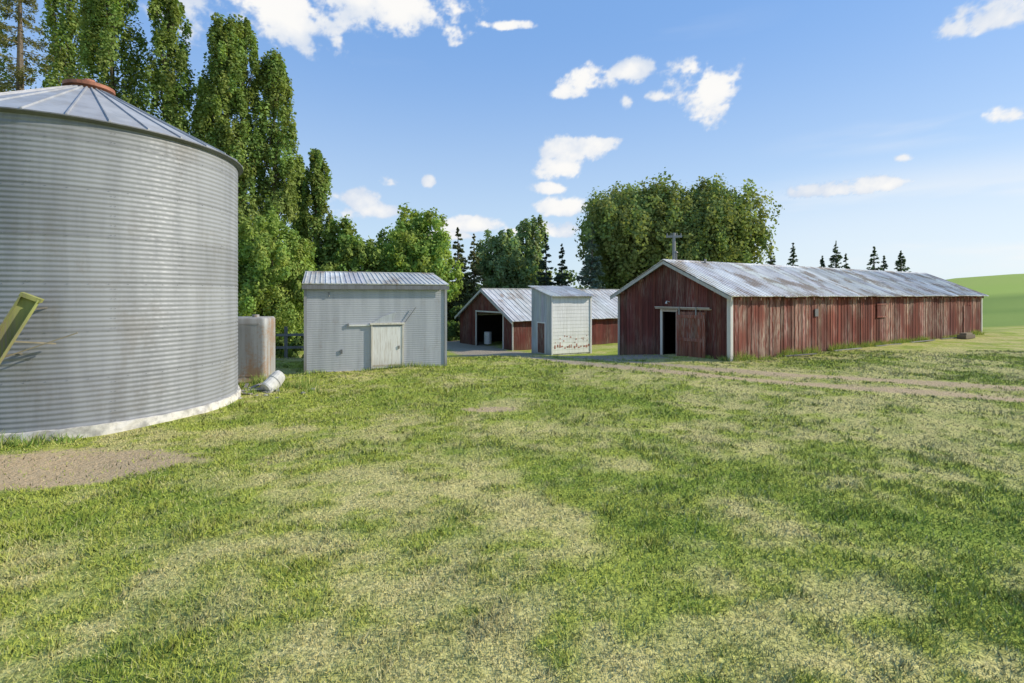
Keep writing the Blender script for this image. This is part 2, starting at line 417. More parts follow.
for xx in np.arange(2,24,2.4):
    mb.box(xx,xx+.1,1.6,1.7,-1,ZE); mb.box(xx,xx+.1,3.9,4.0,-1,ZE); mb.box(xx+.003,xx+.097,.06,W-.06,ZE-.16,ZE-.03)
mb.done('inner_light_lining',[M_dark],barn)
sl=(ZR-ZE)/(W/2); ov=.28
mb=MB()
roof_slope(mb,-.32,L+.3,-ov,ZE-ov*sl+.05,W/2,ZR+.05,sheet=.82,rib=.205,v=.16,edge=.02)
roof_slope(mb,-.32,L+.3,W+ov,ZE-ov*sl+.05,W/2+.002,ZR+.05,sheet=.82,rib=.4,v=.13)
mb.done('roof_sheets',[M_roof],barn)
mb=MB()
x=-.34
while x<L+.3:
    e=min(x+2.4,L+.32); z=ZR+.085+random.uniform(0,.012); k=g1(.12)
    mb.hexa([(x,W/2-.17,z-.085),(e,W/2-.17,z-.085),(e,W/2,z-.02),(x,W/2,z-.02),(x,W/2-.17,z-.06),(e,W/2-.17,z-.06),(e,W/2,z+.015),(x,W/2,z+.015)],k)
    mb.hexa([(x,W/2,z-.02),(e,W/2,z-.02),(e,W/2+.17,z-.085),(x,W/2+.17,z-.085),(x,W/2,z+.015),(e,W/2,z+.015),(e,W/2+.17,z-.06),(x,W/2+.17,z-.06)],k)
    x=e+.003
mb.done('ridge_cap',[M_roof],barn)
mb=MB()
for s in (-1,1):
    ye=W/2+s*(W/2+ov); ym=W/2+s*.004
    ze=ZE-ov*sl
    p=[(-.30,ye,ze-.10),(-.33,ye,ze-.10),(-.33,ym,ZR-.10),(-.30,ym,ZR-.10),(-.30,ye,ze+.03),(-.33,ye,ze+.03),(-.33,ym,ZR+.03),(-.30,ym,ZR+.03)]
    mb.hexa(p,(.62,.60,.56))
mb.box(-.052,.06,-.085,-.045,-.12,ZE-.06,(.85,.83,.8)); mb.box(-.085,-.053,-.082,.07,-.12,ZE-.04,(.8,.78,.74))
mb.box(-.085,-.045,W-.07,W+.04,-1.,ZE-.04,(.55,.5,.45))
mb.box(L-.06,L+.05,-.085,-.045,-.1,ZE-.06,(.95,.93,.9))
mb.done('corner_trim',[M_whitew],barn)
mb=MB()
for xx in np.arange(.25,L,.61):
    mb.hexa([(xx,-ov+.02,ZE-ov*sl-.09),(xx+.045,-ov+.02,ZE-ov*sl-.09),(xx+.045,-.03,ZE-.11),(xx,-.03,ZE-.11),(xx,-ov+.02,ZE-ov*sl+.03),(xx+.045,-ov+.02,ZE-ov*sl+.03),(xx+.045,-.03,ZE+.03),(xx,-.03,ZE+.03)],g1(.2))
for yy in (.4,1.5,2.85,4.2,5.3):
    mb.box(-.295,-.03,yy,yy+.06,zt(yy)-.13,zt(yy)-.03)
mb.done('rafter_tails',[M_redside],barn)
mb=MB()
board_wall(mb,'y',-.16,.92,D0+.03,-.30,lambda a:DT+.02,w=.15,out=-1,v=.2,col=(1.2,1.12,1.05))
for zz in (-.24,.6,1.50): mb.box(-.215,-.20,.94,D0+.01,zz,zz+.13,(1.35,1.25,1.2))
for yy in (.925,D0-.11): mb.box(-.214,-.201,yy,yy+.12,-.105,.598,(1.35,1.25,1.2)); mb.box(-.214,-.201,yy,yy+.12,.732,1.498,(1.35,1.25,1.2))
mb.done('sliding_door',[M_reddoor],barn)
mb=MB()
mb.box(-.16,-.04,.75,D1+.3,DT+.11,DT+.16,(.6,.5,.42)); mb.box(-.20,-.162,.75,D1+.3,DT+.17,DT+.205,(.75,.68,.6))
for yy in (1.3,2.1): mb.box(-.225,-.208,yy,yy+.05,DT-.1,DT+.2,(.4,.4,.4))
mb.box(-.08,-.035,D1,D1+.10,-.9,DT+.10,(.9,.86,.8)); mb.box(-.155,-.10,D0+.03,D0+.09,-.4,DT+.10,(.75,.6,.5)); mb.box(-.079,-.036,D0+.095,D1-.003,DT+.0,DT+.09,(.7,.6,.52))
mb.box(-.06,.02,D0+.1,D1-.005,-.95,-.60,(.7,.66,.6))
mb.tube([(-.05,2.75,DT+.40),(-.22,2.75,DT+.43),(-.25,2.75,DT+.33)],[.018,.018,.05],8,(.9,.9,.9))
mb.done('door_track_and_frame',[M_whitew],barn)
mb=MB()
mb.box(11.0,11.9,-.085,-.06,1.35,1.95,(.75,.7,.7))
for zz in (1.33,1.93): mb.box(10.95,11.95,-.105,-.087,zz,zz+.06,(1.2,1.1,1.1))
mb.box(21.6,22.5,-.09,-.06,-.05,1.75,(.62,.6,.6)); mb.box(21.55,21.6,-.1,-.06,-.05,1.8,(2.2,2.3,2.4)); mb.box(22.5,22.55,-.1,-.06,-.05,1.8,(2.2,2.3,2.4))
mb.done('side_hatch_and_door',[M_redside],barn)
mb=MB(); mb.box(5.55,5.8,-.09,-.06,1.5,1.82,(.6,.6,.6)); mb.box(19.2,20.5,-.9,-.5,.0,.2,(.7,.6,.45)); mb.box(19.4,20.3,-.85,-.55,.201,.3,(.85,.7,.5))
for i in range(5): mb.rod((3+i*3.7,-.25,.02),(4.6+i*3.9,-.42-random.uniform(0,.2),.05),.12,.03,g1(.3))
mb.done('plank_stack',[M_greyw],barn)
mb=MB(); px_,py_=.75,W/2+.25
mb.tube([(px_,py_,ZR-.3),(px_,py_,ZR+.42)],[.04,.04],10,(2,1.9,1.8)); mb.tube([(px_,py_,ZR+.42),(px_,py_,ZR+.50)],[.09,.03],10,(2.4,2.2,2.0))
mb.tube([(px_+1.3,py_-.45,ZR-.2),(px_+1.3,py_-.45,ZR+.18)],[.05,.05],8,(3,2.9,2.8))
mb.done('roof_vent_pipe',[M_steel],barn)
mb=MB(); mb.box(0,L,-.045,.01,-.35,-.02,(.7,.66,.6)); mb.done('footing',[M_conc],barn)

# ---- red machine shed
ms=empty('red_machine_shed',(0.1,34,-1.25),A)
L,W,ZE,ZR=15.0,8.1,2.02,4.02
zt2=lambda y: ZE+(ZR-ZE)*(1-abs(y-W/2)/(W/2))-.01
mb=MB(); board_wall(mb,'y',0,0,W,-.5,zt2,w=.25,out=-1,holes=[(1.3,5.2,-.5,2.35)],v=.15); board_wall(mb,'x',0,0,L,-.4,lambda a:ZE-.02,w=.25,out=-1,v=.2)
board_wall(mb,'x',W,0,L,-.6,lambda a:ZE-.02,w=.4,out=1); board_wall(mb,'y',L,0,W,-.6,zt2,w=.4,out=1)
mb.done('board_walls',[M_red],ms)
mb=MB(); lining(mb,L,W,-.5,ZE,ZR,(1.3,5.2,2.35)); mb.done('inner_light_lining',[M_dark],ms)
sl=(ZR-ZE)/(W/2); mb=MB()
roof_slope(mb,-.3,L+.3,-.35,ZE-.35*sl+.06,W/2,ZR+.06,sheet=.8,rib=.4,v=.09,ribh=.025)
roof_slope(mb,-.3,L+.3,W+.35,ZE-.35*sl+.06,W/2+.002,ZR+.06,sheet=.8,rib=.4,v=.09,ribh=.025)
mb.box(-.3,L+.3,W/2-.12,W/2+.12,ZR+.085,ZR+.13,(.9,.9,.9))
mb.done('roof_sheets',[M_roof2],ms)
mb=MB()
for s in (-1,1):
    ye=W/2+s*(W/2+.35); ym=W/2+s*.004; ze=ZE-.35*sl
    mb.hexa([(-.30,ye,ze-.12),(-.34,ye,ze-.12),(-.34,ym,ZR-.12),(-.30,ym,ZR-.12),(-.30,ye,ze+.04),(-.34,ye,ze+.04),(-.34,ym,ZR+.04),(-.30,ym,ZR+.04)],(.8,.78,.75))
mb.box(-.08,-.035,1.2,1.3,-.4,2.4,(.9,.88,.85)); mb.box(-.08,-.035,5.2,5.3,-.4,2.4,(.9,.88,.85)); mb.box(-.085,-.04,1.2,5.3,2.401,2.5,(.9,.88,.85))
mb.box(-.09,-.03,-.04,.07,-.4,ZE-.05,(.8,.78,.75))
mb.done('white_trim',[M_whitew],ms)
mb=MB(); mb.box(1.5,3.6,2.0,3.8,.25,.9,(5,5,5)); mb.box(1.6,2.3,2.2,3.6,.9,1.5,(3,3,3))
for yy in (1.95,3.85):
    for xx in (1.8,3.2): mb.tube([(xx,yy-.1,.32),(xx,yy+.1,.32)],[.32,.32],16,(.6,.6,.6))
mb.tube([(.6,4.6,0),(.6,4.6,.9)],[.28,.28],14,(6,6,6))
mb.done('stored_implements',[M_steel],ms)

# ---- white small tall shed
ws=empty('white_feed_shed',(2.19,28,-.95),math.radians(25))
L,W=2.5,2.4; zf,zb=3.30,3.80
mb=MB()
z=0.12
while z<zf-.02:
    e=min(z+.2,zf-.01); k=random.uniform(1.04,1.14)
    c=(k,k,k*.99)
    mb.hexa([(0,-.03,z),(L,-.03,z),(L,0,z),(0,0,z),(0,-.021,e),(L,-.021,e),(L,0,e),(0,0,e)],c)
    z=e
mb.done('front_siding',[M_whitew],ws)
mb=MB()
for i in range(15):
    xx=.12+i*.155+random.uniform(-.03,.03); zz=.42+random.uniform(-.05,.06); mb.box(xx,xx+random.uniform(.05,.12),-.034,-.0305,zz,zz+random.uniform(.06,.2),(2.3,2.3,2.3))
for i in range(14):
    xx=random.uniform(.1,2.3); zz=random.uniform(.62,1.05); mb.box(xx,xx+random.uniform(.04,.1),-.034,-.0305,zz,zz+random.uniform(.03,.08),(2.6,3.2,3.2))
mb.done('peeled_red_patches',[M_reddoor],ws)
mb=MB(); board_wall(mb,'y',0,0,W,-.3,lambda y: zf+(zb-zf)*y/W-.01,w=.3,out=-1,v=.06,col=(1.5,1.55,1.6))  # white shed's sides coloured grey: their shade is put into the wood colour
board_wall(mb,'y',L,0,W,-.3,lambda y: zf+(zb-zf)*y/W-.01,w=.3,out=1,v=.06,col=(1.5,1.5,1.5)); board_wall(mb,'x',W,0,L,-.3,lambda y: zb-.02,w=.3,out=1,v=.06)
mb.done('side_walls',[M_greyw],ws)
mb=MB(); mb.box(-.05,-.028,.75,1.6,.08,1.75,(1.2,1.5,1.5)); mb.done('door',[M_red],ws)
mb=MB(); mb.box(-.06,-.028,.68,.745,.05,1.82); mb.box(-.06,-.028,1.605,1.67,.05,1.82); mb.box(-.06,-.028,.748,1.602,1.755,1.82)
mb.box(-.06,.02,-.06,-.04,0,zf); mb.box(L-.05,L+.05,-.06,-.04,0,zf); mb.done('trim',[M_whitew],ws)
mb=MB(); roof_slope(mb,-.18,L+.18,-.25,zf-.25*(zb-zf)/W+.02,W+.2,zb+.2*(zb-zf)/W+.02,sheet=.7,rib=.18); mb.done('lean_to_roof',[M_roof2],ws)
mb=MB(); mb.box(.01,L-.01,0.001,W-.01,-.4,.11); mb.done('concrete_base',[M_conc],ws)

# ---- grey steel shed
gs=empty('grey_metal_shed',(-6.39,15.8,0),math.radians(20))
L,W,ZE,ZR=4.42,5.0,2.74,3.17
def corr_wall(mb,ax,const,a0,a1,z0,z1,out,pitch=.07,amp=.0022,nseg=1,v=.035):
    nz=int((z1-z0)/pitch*6); zs=np.linspace(z0,z1,nz+1)
    aa=np.linspace(a0,a1,nseg+1)
    for j in range(nseg):
        base=random.uniform(1-v,1+v); vs=[]
        for i,z in enumerate(zs):
            o=const+out*(.01+amp*math.sin(z/pitch*2*math.pi))
            for a in (aa[j],aa[j+1]): vs.append((a,o,z) if ax=='x' else (o,a,z))
        fs=[(2*i,2*i+1,2*i+3,2*i+2) for i in range(nz)]
        if (ax=='x')!=(out<0): fs=[f[::-1] for f in fs]
        mb.add(vs,fs,(base,base,base))
mb=MB(); corr_wall(mb,'x',0,0,L,-.1,ZE,-1,nseg=5); corr_wall(mb,'x',W,0,L,-.8,ZE,1,nseg=4)
corr_wall(mb,'y',0,0,W,-.6,ZE,-1,nseg=5); corr_wall(mb,'y',L,0,W,-.8,ZE,1,nseg=5)
for gx in (-.01,L+.01): mb.add([(gx,0,ZE),(gx,W,ZE),(gx,W/2,ZR)],[(0,1,2)])
mb.done('corrugated_walls',[M_shed],gs,smooth=True)
mb=MB(); sl=(ZR-ZE)/(W/2)
roof_slope(mb,-.08,L+.08,-.14,ZE-.14*sl+.015,W/2,ZR+.015,sheet=.62,rib=.155,v=.12)
roof_slope(mb,-.08,L+.08,W+.14,ZE-.14*sl+.015,W/2+.002,ZR+.015,sheet=.62,rib=.31,v=.12)
mb.box(-.08,L+.08,W/2-.1,W/2+.1,ZR+.045,ZR+.075); mb.done('roof_sheets',[M_roof2],gs)
mb=MB(); mb.box(-.08,L+.08,-.152,-.135,ZE-.16,ZE-.03,(.62,.64,.68)); mb.box(-.03,.05,-.045,-.022,-.05,ZE-.05,(.9,.92,.95)); mb.box(L-.05,L+.03,-.045,-.022,-.05,ZE-.05,(1.15,1.17,1.2))
mb.done('fascia_and_corners',[M_greyw],gs)
mb=MB(); d0,d1=2.02,2.95
mb.box(d0,d1,-.06,-.025,.04,1.38)
for a,b in ((d0-.05,d0-.002),(d1+.002,d1+.05)): mb.box(a,b,-.075,-.02,.02,1.44,(.85,.82,.76))
mb.box(d0-.08,d1+.08,-.10,-.02,1.441,1.50,(.9,.87,.8)); mb.box(d0+.02,d1-.02,-.066,-.061,.10,.15,(.8,.74,.62))
mb.box(d1-.12,d1-.08,-.085,-.0605,.65,.75,(.3,.28,.25))
mb.done('off_white_door',[M_cream],gs)
mb=MB(); mb.box(1.3,d0-.09,-.06,-.02,1.41,1.46,(1,1,.98)); mb.hexa([(d0-.02,-.05,1.503),(d1-.3,-.05,1.503),(d1-.3,-.03,1.503),(d0-.02,-.03,1.503),(d0+.3,-.05,1.70),(d1-.2,-.05,1.85),(d1-.2,-.03,1.85),(d0+.3,-.03,1.70)],(.62,.66,.70))
mb.done('flashing_patch',[M_whitew],gs)
mb=MB(); mb.rod((d1+.05,-.06,1.45),(d1+.45,-.08,2.0),.018,.018,(2,2,2)); mb.box(1.04,1.10,-.05,-.02,.55,.68,(2,2,2)); mb.box(1.25,1.29,-.06,-.02,1.38,1.5,(3,3,3)); mb.tube([(.7,-.05,2.35),(.7,-.05,2.5)],[.02,.02],8,(3,3,3))
mb.done('latch_and_bracket',[M_steel],gs)
mb=MB(); mb.box(.02,L-.02,-.03,.02,-.3,.0); mb.done('footing',[M_conc],gs)
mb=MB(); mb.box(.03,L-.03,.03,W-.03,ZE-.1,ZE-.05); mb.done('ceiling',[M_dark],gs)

# ------------------------------------------------ silo
silo=empty('grain_silo',(-9.0,10.9,0)); R=2.79; H=5.42
seg=144; pitch=.085; z0=.16; nz=int((H-z0)/pitch*6)
zs=np.linspace(z0,H,nz+1); th=np.linspace(0,2*np.pi,seg+1)[:-1]
rr=R+.0055*np.sin((zs-z0)/pitch*2*np.pi)
co=np.stack([np.outer(rr,np.cos(th)),np.outer(rr,np.sin(th)),np.repeat(zs[:,None],seg,1)],-1).reshape(-1,3)
I,J=np.meshgrid(np.arange(seg),np.arange(nz)); b=(J*seg+I).ravel(); b2=(J*seg+(I+1)%seg).ravel()
q=np.stack([b,b2,b2+seg,b+seg],-1)
me=bpy.data.meshes.new('corrugated_wall'); me.from_pydata(co.tolist(),[],q.tolist())
ringh=.81; nring=int(H/ringh)+1
tt=rng.uniform(.92,1.07,(nring+1,9))
ri=np.clip(((zs-z0)/ringh).astype(int),0,nring); an=(th/(2*np.pi)*8)
tint=np.empty((nz+1,seg))
for i in range(nz+1): tint[i]=tt[ri[i],((an+.5*(ri[i]%2))%8).astype(int)]*(.86 if i>0 and ri[i]!=ri[max(i-3,0)] else 1)
tc=np.repeat(tint.reshape(-1,1),3,1); at=me.attributes.new('tint','FLOAT_COLOR','POINT'); at.data.foreach_set('color',np.hstack([tc,np.ones((len(tc),1))]).ravel())
me.materials.append(M_silo); me.polygons.foreach_set('use_smooth',[True]*len(me.polygons)); me.update()
ob=bpy.data.objects.new('corrugated_wall',me); scene.collection.objects.link(ob); ob.parent=silo
mb=MB()
for r_ in range(nring):
    za=z0+r_*ringh; zb_=min(za+ringh,H)
    for k in range(8):
        t=(k-.5*(r_%2))/8*2*math.pi+2*math.pi/seg*.5
        for dt in (-.010,.010):
            z=za+.045
            while z<zb_-.02:
                c,s=math.cos(t+dt),math.sin(t+dt); rad=R+.004
                mb.rod((c*rad,s*rad,z),(c*(rad+.008),s*(rad+.008),z),.010,.010,(.8,.78,.76)); z+=pitch*2
    for k in range(64):
        t=k/64*2*math.pi; c,s=math.cos(t),math.sin(t)
        if za>z0+.1: mb.rod((c*(R+.002),s*(R+.002),za),(c*(R+.011),s*(R+.011),za),.010,.010,(.8,.78,.76))
mb.done('seam_bolts',[M_silo],silo)
RZ=6.72; mb=MB(); ns=32; Re=R+.10; Ri=.36
def cone(rad): return H-.02+(RZ-H)*(Re-rad)/(Re-Ri)
for k in range(ns):
    t0,t1=2*math.pi*k/ns,2*math.pi*(k+1)/ns; c=tuple(1.35*q for q in g1(.08))
    P=lambda r,t,dz=0:(r*math.cos(t),r*math.sin(t),cone(r)+dz)
    mb.add([P(Re,t0),P(Re,t1),P(Ri,t1),P(Ri,t0),P(Re,t0,-.02),P(Re,t1,-.02),P(Ri,t1,-.02),P(Ri,t0,-.02)],[(0,1,2,3),(7,6,5,4),(0,4,5,1)],c)
    w0=.018/Re; w1=.018/Ri
    mb.hexa([P(Re+.01,t0-w0,-.005),P(Re+.01,t0+w0,-.005),P(Ri,t0+w1,-.005),P(Ri,t0-w1,-.005),P(Re+.01,t0-w0*.6,.03),P(Re+.01,t0+w0*.6,.03),P(Ri,t0+w1*.6,.03),P(Ri,t0-w1*.6,.03)],tuple(q*.95 for q in c))
mb.done('ribbed_roof',[M_silo],silo)
mb=MB()
for k in range(72):
    t0,t1=2*math.pi*k/72,2*math.pi*(k+1)/72; P=lambda r,t,z:(r*math.cos(t),r*math.sin(t),z)
    mb.hexa([P(R+.01,t0,H-.08),P(Re+.015,t0,H-.045),P(Re+.015,t1,H-.045),P(R+.01,t1,H-.08),P(R+.01,t0,H-.03),P(Re+.015,t0,H-.025),P(Re+.015,t1,H-.025),P(R+.01,t1,H-.03)],(.6,.6,.6))
mb.done('eave_ring',[M_silo],silo)
mb=MB(); mb.tube([(0,0,RZ-.1),(0,0,RZ+.02),(0,0,RZ+.03),(0,0,RZ+.10),(0,0,RZ+.11),(0,0,RZ+.2)],[.36,.36,.44,.44,.40,.12],28)
mb.tube([(0,0,RZ+.2),(0,0,RZ+.25)],[.12,.10],16)
mb.done('roof_cap',[M_rust],silo)
mb=MB(); nn=96
vs=[];fs=[]
for (r,z) in [(R+.10,-.5),(R+.07,.06),(R+.05,.165),(R-.05,.17)]:
    for k in range(nn):
        t=2*math.pi*k/nn; j=random.uniform(-.018,.018); vs.append(((r+j)*math.cos(t),(r+j)*math.sin(t),z+j*.6))
for i in range(3):
    for k in range(nn): fs.append((i*nn+k,i*nn+(k+1)%nn,(i+1)*nn+(k+1)%nn,(i+1)*nn+k))
mb.add(vs,fs); mb.done('concrete_foundation',[M_conc],silo)

ch=empty('grain_chute',(-7.8,8.0,1.9))
mb=MB(); a=Vector((-.26,-.15,-.62)); b=Vector((.20,.10,.46)); d=(b-a).normalized(); s=Vector((.86,.5,0)); s=(s-d*s.dot(d)).normalized(); nn_=d.cross(s)
def bar(mb,a,b,s,n,w,h,col=(1,1,1)):
    s=s*w/2;n=n*h/2; mb.hexa([a-s-n,a+s-n,a+s+n,a-s+n,b-s-n,b+s-n,b+s+n,b-s+n],col)
bar(mb,a,b,s,nn_,.21,.02); bar(mb,a+s*.11-nn_*.05,b+s*.11-nn_*.05,s,nn_,.014,.14,(1.3,1.3,1.2)); bar(mb,a-s*.11-nn_*.05,b-s*.11-nn_*.05,s,nn_,.014,.14,(.8,.8,.8))
bar(mb,b-d*.03,b+d*.03,s,nn_,.27,.17,(.9,.85,.8))
mb.done('channel',[M_yel],ch)
mb=MB(); mb.rod((-.3,-.1,-.55),(.66,.42,-.12),.02,.02,(3,2.6,1.8)); mb.rod((-.05,-.02,-.22),(.3,.42,-.3),.025,.025,(3,2.6,1.8)); mb.rod((.10,.05,.25),(.12,.5,.3),.03,.03,(1.5,1.4,1.2)); mb.rod((-.2,-.1,-.45),(-.15,.45,-.45),.03,.03,(1.5,1.4,1.2))
mb.done('support_rods',[M_steel],ch)

# ------------------------------------------------ tank, drum, debris
tk=empty('galvanised_stock_tank',(-7.28,14.2,0),math.radians(8))
mb=MB()
def rr_box(mb,w,dp,z0,z1,rad,n=6,nz=8,col=(1,1,1)):
    pts=[]
    for cx,cy,a0 in ((w/2-rad,dp/2-rad,0),(-w/2+rad,dp/2-rad,90),(-w/2+rad,-dp/2+rad,180),(w/2-rad,-dp/2+rad,270)):
        for i in range(n+1):
            t=math.radians(a0+90*i/n); pts.append((cx+rad*math.cos(t),cy+rad*math.sin(t)))
    m=len(pts); vs=[]; fs=[]
    lv=[z0]
    for z in np.linspace(z0,z1,nz+1): lv.append(z)
    for z in lv: vs+=[(x,y,z) for x,y in pts]
    vs+=[(x*.93,y*.93,z1+.05) for x,y in pts]; R_=len(lv)+1
    for i in range(R_-1):
        for k in range(m): fs.append((i*m+k,i*m+(k+1)%m,(i+1)*m+(k+1)%m,(i+1)*m+k))
    fs.append(tuple((R_-1)*m+k for k in range(m))); mb.add(vs,fs,col)
rr_box(mb,1.15,.9,.05,1.74,.12); mb.done('tank_body',[M_tank],tk,smooth=True)
mb=MB()
for z in (.2,1.6): mb.box(-.4,.4,-.462,-.44,z,z+.035,(1.1,1.05,1))
mb.box(-.5,.5,-.4,.4,-.2,.048,(.7,.65,.6)); mb.tube([(.2,-.1,1.75),(.2,-.1,1.86)],[.09,.09],12)
mb.done('bands_and_base',[M_tank],tk)
dr_=empty('white_plastic_drum',(-5.95,12.75,.20),math.radians(60))
dr_.scale=(.95,1.1,1.2); dr_.rotation_euler=(math.radians(10),math.radians(-18),math.radians(65))
mb=MB(); mb.tube([(-.26,0,-.06),(-.25,0,-.06),(-.2,0,-.05),(.05,0,.02),(.2,0,.07),(.27,0,.09)],[.12,.15,.165,.16,.15,.13],18); mb.tube([(.05,0,.02),(.08,0,.03)],[.172,.172],18); mb.done('drum_body',[M_plastic],dr_)
db=empty('scrap_timber',(-6.3,12.6,0))
mb=MB()
for i in range(7):
    a=random.uniform(0,3.1); cx,cy=random.uniform(-.6,.5),random.uniform(-.4,.35); l=random.uniform(.2,.5)
    mb.rod((cx-l*math.cos(a),cy-l*math.sin(a),.03+i*.012),(cx+l*math.cos(a),cy+l*math.sin(a),.06+i*.012),.08,.025,g1(.3))
mb.done('planks',[M_greyw],db)
rk=empty('field_stones',(-5.6,12.3,0)); mb=MB()
for i in range(9):
    cx,cy=random.uniform(-.8,.8),random.uniform(-.6,.6); s=random.uniform(.03,.08)
    pts=[]
    for zf_ in (-.5,.1,.6): pts.append((cx,cy,s*zf_+.02))
    mb.tube(pts,[s*.8,s,s*.5],7,tuple(.6*q for q in g1(.25)))
mb.done('stones',[M_conc],rk)
fn=empty('wooden_rail_fence',(-8.8,20.5,-.3)); mb=MB()
for i in range(3):
    mb.box(i*1.2-.3,i*1.2-.2,-.05,.05,-.8,1.35+random.uniform(-.1,.1),tuple(.6*q for q in g1(.2)))
for z in (.6,1.1): mb.rod((-.6,-.07,z),(2.6,-.07,z+.05),.03,.10,tuple(.6*q for q in g1(.2)))
mb.done('rails',[M_greyw],fn)
up=empty('utility_pole',(X(674,46),46,float(ground(X(674,46),46))),math.radians(-8)); mb=MB()
ph=Z(233,46)-float(ground(X(674,46),46))
mb.tube([(0,0,-.3),(0,0,ph)],[.19,.14],10); mb.box(-.68,.68,-.09,.09,ph-.42,ph-.22)
for xx in (-.6,-.25,.25,.6): mb.tube([(xx,0,ph-.22),(xx,0,ph-.02)],[.06,.04],6,(.7,.7,.7))
mb.done('pole_and_crossarm',[M_greyw],up)

# ------------------------------------------------ trees
def leaves(C,S,n_per,size,col,centre,outw=.8,elong=1.5,var=.3,lvar=.2,hang=0):
    m=len(C); idx=np.repeat(np.arange(m),n_per); n=len(idx)
    o=rng.normal(0,1,(n,3)); o/=np.maximum(np.linalg.norm(o,axis=1,keepdims=True),1e-6); rad=rng.random((n,1))**.45
    P=C[idx]+o*rad*S[idx]
    out=P-centre; out/=np.maximum(np.linalg.norm(out,axis=1,keepdims=True),1e-6)
    nr=out*outw*.6+o*outw*.7+rng.normal(0,.5,(n,3)); nr/=np.linalg.norm(nr,axis=1,keepdims=True)
    t=rng.normal(0,1,(n,3)); t[:,2]-=hang; t-=nr*(t*nr).sum(1,keepdims=True); t/=np.maximum(np.linalg.norm(t,axis=1,keepdims=True),1e-6)
    bb=np.cross(nr,t); s=size*(.6+.8*rng.random((n,1)))
    V=np.stack([P-t*s*elong*.5,P+bb*s*.5,P+t*s*elong*.5,P-bb*s*.5],1)
    ct=1+var*(rng.random(m)*2-1); k=(ct[idx]*(1+lvar*(rng.random(n)*2-1)))[:,None]
    hue=1+.14*(rng.random((m,1))*2-1); T=np.array(col)[None]*k; T[:,0:1]*=hue[idx]
    return V,T
def finish_tree(name,x,y,V,T,mb):
    z=float(ground(x,y)); n=len(V)
    bv=np.array([[mb.v[i] for i in f] for f in mb.f if len(f)==4],float).reshape(-1,4,3)
    VV=np.concatenate([V,bv]); TT=np.concatenate([T,np.ones((len(bv),3))]); mi=np.concatenate([np.zeros(n),np.ones(len(bv))])
    ob=big_mesh(name,VV,4,[M_leaf,M_bark],TT,mi); ob.location=(x,y,z); return ob
def poplar(px,D,top,wpx,nl=24000,col=(.235,.31,.095)):
    x=X(px,D); z=float(ground(x,D)); h=Z(top,D)-z; R=wpx/2/F*D
    mb=MB(); mb.tube([(0,0,-.3),(0.05,0,h*.3),(0,.05,h*.6),(0,0,h*.93)],[R*.16,R*.12,R*.07,.02],8)
    m=int(150+h*7); t=.05+.93*rng.random(m)**.9
    prof=np.interp(t,[0,.06,.2,.45,.75,.9,.97,1],[.35,.7,1,1,.92,.68,.38,.15])
    a=rng.random(m)*2*np.pi; lump=1+.16*np.sin(a*3+t*14+px)+.10*np.sin(a*2-t*27)
    r=R*prof*lump*np.sqrt(rng.random(m))*.86
    C=np.stack([r*np.cos(a),r*np.sin(a),t*h-.5*R*(r/R)**2],-1)
    for i in range(0,m,3): mb.tube([(0,0,max(0,C[i,2]-h*.09)),tuple(C[i])],[.05,.015],5)
    S=np.stack([R*.22*np.ones(m),R*.22*np.ones(m),R*.58*np.ones(m)],-1)*rng.uniform(.6,1.35,(m,1))*np.interp(t,[0,.8,1],[1,.9,.6])[:,None]
    V,T=leaves(C,S,int(nl*1.35)//m,.0040*D,col,np.array([[0,0,h*.45]]),var=.25)
    return finish_tree('lombardy_poplar_tree',x,D,V,T,mb)
def round_tree(name,px,D,top,wpx,bot=None,nl=30000,col=(.1,.16,.04),lobes=14,leaf=.0052,hang=0,seedv=.25,big=.0):
    x=X(px,D); z=float(ground(x,D)); h=Z(top,D)-z; R=wpx/2/F*D
    zb=.22*h if bot is None else max(Z(bot,D)-z,.1)
    ch=(h-zb)/2; cz=zb+ch
    mb=MB(); mb.tube([(0,0,-.3),(.05,.05,zb+.3),(0,.1,cz),(0,0,cz+ch*.6)],[R*.09,R*.06,R*.04,.03],9)
    Cs=[];Ss=[]
    ga=math.pi*(3-math.sqrt(5))
    for i in range(lobes):
        zz=1-2*(i+.5)/lobes; ra=math.sqrt(max(0,1-zz*zz)); an=i*ga+px
        p=np.array([ra*math.cos(an),ra*math.sin(an),zz])+rng.normal(0,.12,3)
        rad=rng.uniform(.52,.70); lr=rng.uniform(.30,.42)+big
        if i==0: p=np.array([rng.uniform(-.2,.2),0,1.]); rad=.62; lr=.36
        p=p*rad
        lc=np.array([p[0]*R,p[1]*R,cz+p[2]*ch]); ls=np.array([R*lr,R*lr,ch*lr])
        mb.tube([(0,0,cz*.75),tuple(lc*np.array([.5,.5,1])+np.array([0,0,-ls[2]*.6])),tuple(lc)],[R*.04,R*.025,.02],6)
        k=30; q=rng.normal(0,1,(k,3)); q/=np.linalg.norm(q,axis=1,keepdims=True); q*=rng.uniform(.5,1.0,(k,1))
        Cs.append(lc+q*ls); Ss.append(np.repeat(ls[None]*.34,k,0)*rng.uniform(.55,1.35,(k,1)))
    k=60; q=rng.normal(0,1,(k,3)); q/=np.linalg.norm(q,axis=1,keepdims=True); q*=rng.uniform(.2,.7,(k,1)); Cs.append(np.array([0,0,cz])+q*np.array([R,R,ch])); Ss.append(np.full((k,3),R*.2))
    C=np.concatenate(Cs); S=np.concatenate(Ss)
    if hang: S[:,2]*=1.5
    V,T=leaves(C,S,int(nl*1.25)//len(C),leaf*.82*D,col,np.array([[0,0,cz]]),var=seedv,hang=hang)
    return finish_tree(name,x,D,V,T,mb)
